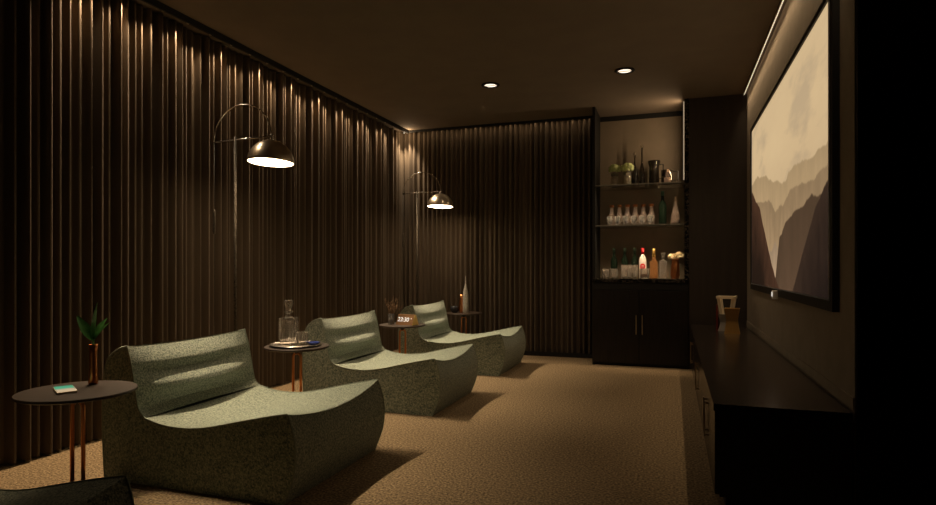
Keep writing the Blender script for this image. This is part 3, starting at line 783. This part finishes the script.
# prism along x, face leaning back
poly = [(-.052, 0), (.052, 0), (.012, ch), (-.012, ch)]
mb = MB(); vs = []; nP = len(poly)
for x in (-cw / 2, cw / 2):
    for (y, z) in poly: vs.append((x, y, z))
mb.add(vs, [(3, 2, 1, 0), (4, 5, 6, 7), (0, 1, 5, 4), (1, 2, 6, 5), (2, 3, 7, 6), (3, 0, 4, 7)]).build('case', M_clockw, t)
MB().add([(cw / 2 + .0006, y * .97, z * .97 + .001) for y, z in poly] + [(cw / 2 + .002, y * .97, z * .97 + .001) for y, z in poly], [(0, 1, 2, 3), (4, 7, 6, 5), (0, 4, 5, 1), (1, 5, 6, 2), (2, 6, 7, 3), (3, 7, 4, 0)]).build('lit_end', mat('clock_end_lit', (.95, .66, .22), .4), t)  # wooden end of the case, the light on it put into its colour
lean = math.atan2(ch, .040)
def text(body, size, x, z_frac, parent, name):
    cu = bpy.data.curves.new(name, 'FONT'); cu.body = body; cu.size = size; cu.align_x = 'CENTER'; cu.align_y = 'CENTER'; cu.extrude = .0006; cu.offset = .0006
    cu.materials.append(M_digit)
    o = bpy.data.objects.new(name, cu); COL.objects.link(o); o.parent = parent
    y = -.052 + .040 * z_frac; z = ch * z_frac
    bpy.context.view_layer.update(); me = bpy.data.meshes.new_from_object(o.evaluated_get(bpy.context.evaluated_depsgraph_get()))
    bpy.data.objects.remove(o); me.name = name
    if not me.materials: me.materials.append(M_digit)
    o = bpy.data.objects.new(name, me); COL.objects.link(o); o.parent = parent
    o.location = (x, y - .0012 * math.sin(lean), z + .0012 * math.cos(lean)); o.rotation_euler = (lean, 0, 0)
    return o
text('23:30', .056, -.018, .50, t, 'time_digits'); text('°', .034, .066, .52, t, 'unit_mark')
# table 4
t = tag(MB().lathe(hollow([(.026, 0), (.044, .018), (.050, .045), (.046, .068), (.040, .075)], .004, .008), 28).build('small_bowl', mat('dark_glaze', (.03, .03, .035), .08), None, (-2.345, 6.395, ZT)), 'small dark shiny round bowl on the table by the back curtain', 'bowl')
t = tag(MB().lathe(hollow([(.022, 0), (.032, .03), (.034, .07), (.028, .12), (.018, .16), (.019, .205)], .003, .008), 28).build('copper_vase', M_copper, None, (-2.262, 6.40, ZT)), 'slim copper vase between the dark bowl and the silver bottle', 'vase')
t = tag(MB().lathe([(0, 0), (.030, 0), (.034, .01), (.034, .10), (.033, .18), (.027, .24), (.016, .29), (.007, .33), (.004, .38), (.0015, .42), (0, .422)], 28).build('silver_bottle', M_silver, None, (-2.200, 6.36, ZT)), 'tall hammered silver bottle tapering to a spire by the back curtain', 'bottle')

# ------------------------------------------------------------------ floor lamps
def floor_lamp(loc_, lb):
    t = thing('floor_lamp', lb, 'floor lamp', loc_, 0, 'arched floor lamps behind the loungers')
    HB = 1.862; xl, xr = -.172, .288; cx = (xl + xr) / 2; R = (xr - xl) / 2
    MB().lathe([(0, 0), (.13, 0), (.135, .006), (.13, .018), (.02, .024), (.012, .06)], 40).build('base', M_champ, t)
    MB().tube([(0, 0, .02), (0, 0, HB + .02)], .0095, 14).build('pole', M_knurl, t)
    MB().tube([(xl - .01, 0, HB - .006), (0, 0, HB), (xr + .008, 0, HB + .006)], .005, 10).build('crossbar', M_chrome, t)
    MB().lathe([(0, -.010), (.010, -.010), (.010, .010), (0, .010)], 14, c=(xr, 0, HB + .006)).build('joint', M_chrome, t)
    MB().tube([(cx - R * math.cos(PI * k / 28), 0, HB + R * math.sin(PI * k / 28)) for k in range(29)], .0042, 8).build('arch', M_chrome, t)
    cd = MB().tube([(xl, 0, HB), (xl, 0, .62)], .0016, 6).build('cord', M_blackm, t)
    MB().lathe([(0, 1.24), (.008, 1.243), (.010, 1.26), (.010, 1.39), (.006, 1.405), (0, 1.407)], 14, c=(xl, 0, 0)).build('counterweight', M_knurl, cd)
    # dome, tilted
    Rs = .146; top = HB - .022; tilt = Matrix.Rotation(math.radians(1.1), 4, 'Y') @ Matrix.Rotation(math.radians(-2.5), 4, 'X'); C0 = Vector((xr, 0, top))
    outer = [(Rs * math.sin(a), -Rs * (1 - math.cos(a))) for a in [PI / 2 * k / 16 for k in range(17)]]
    inner = [((Rs - .004) * math.sin(a), -.004 - (Rs - .004) * (1 - math.cos(a))) for a in [PI / 2 * k / 16 for k in range(16, -1, -1)]]
    inner[0] = (Rs - .004, -Rs)
    sh = MB().lathe(outer + inner, 48, c=C0, M=tilt, caps=False).build('shade', M_champ, t)
    MB().lathe([(0, -Rs + .012), (Rs - .006, -Rs + .012), (Rs - .006, -Rs + .001), (0, -Rs - .001)], 48, c=C0, M=tilt).build('diffuser', M_bulb, sh)
    MB().lathe([(.012, -.002), (.012, .012), (.006, .022), (0, .024)], 16, c=C0).build('finial', M_chrome, sh)
    return t
fl = floor_lamp((-2.75, 3.27, .001), 'arched floor lamp with metal dome shade behind the two nearest loungers')
dup(fl, (-2.75, 6.26, .001), 'arched floor lamp with metal dome shade in the curtained back corner')
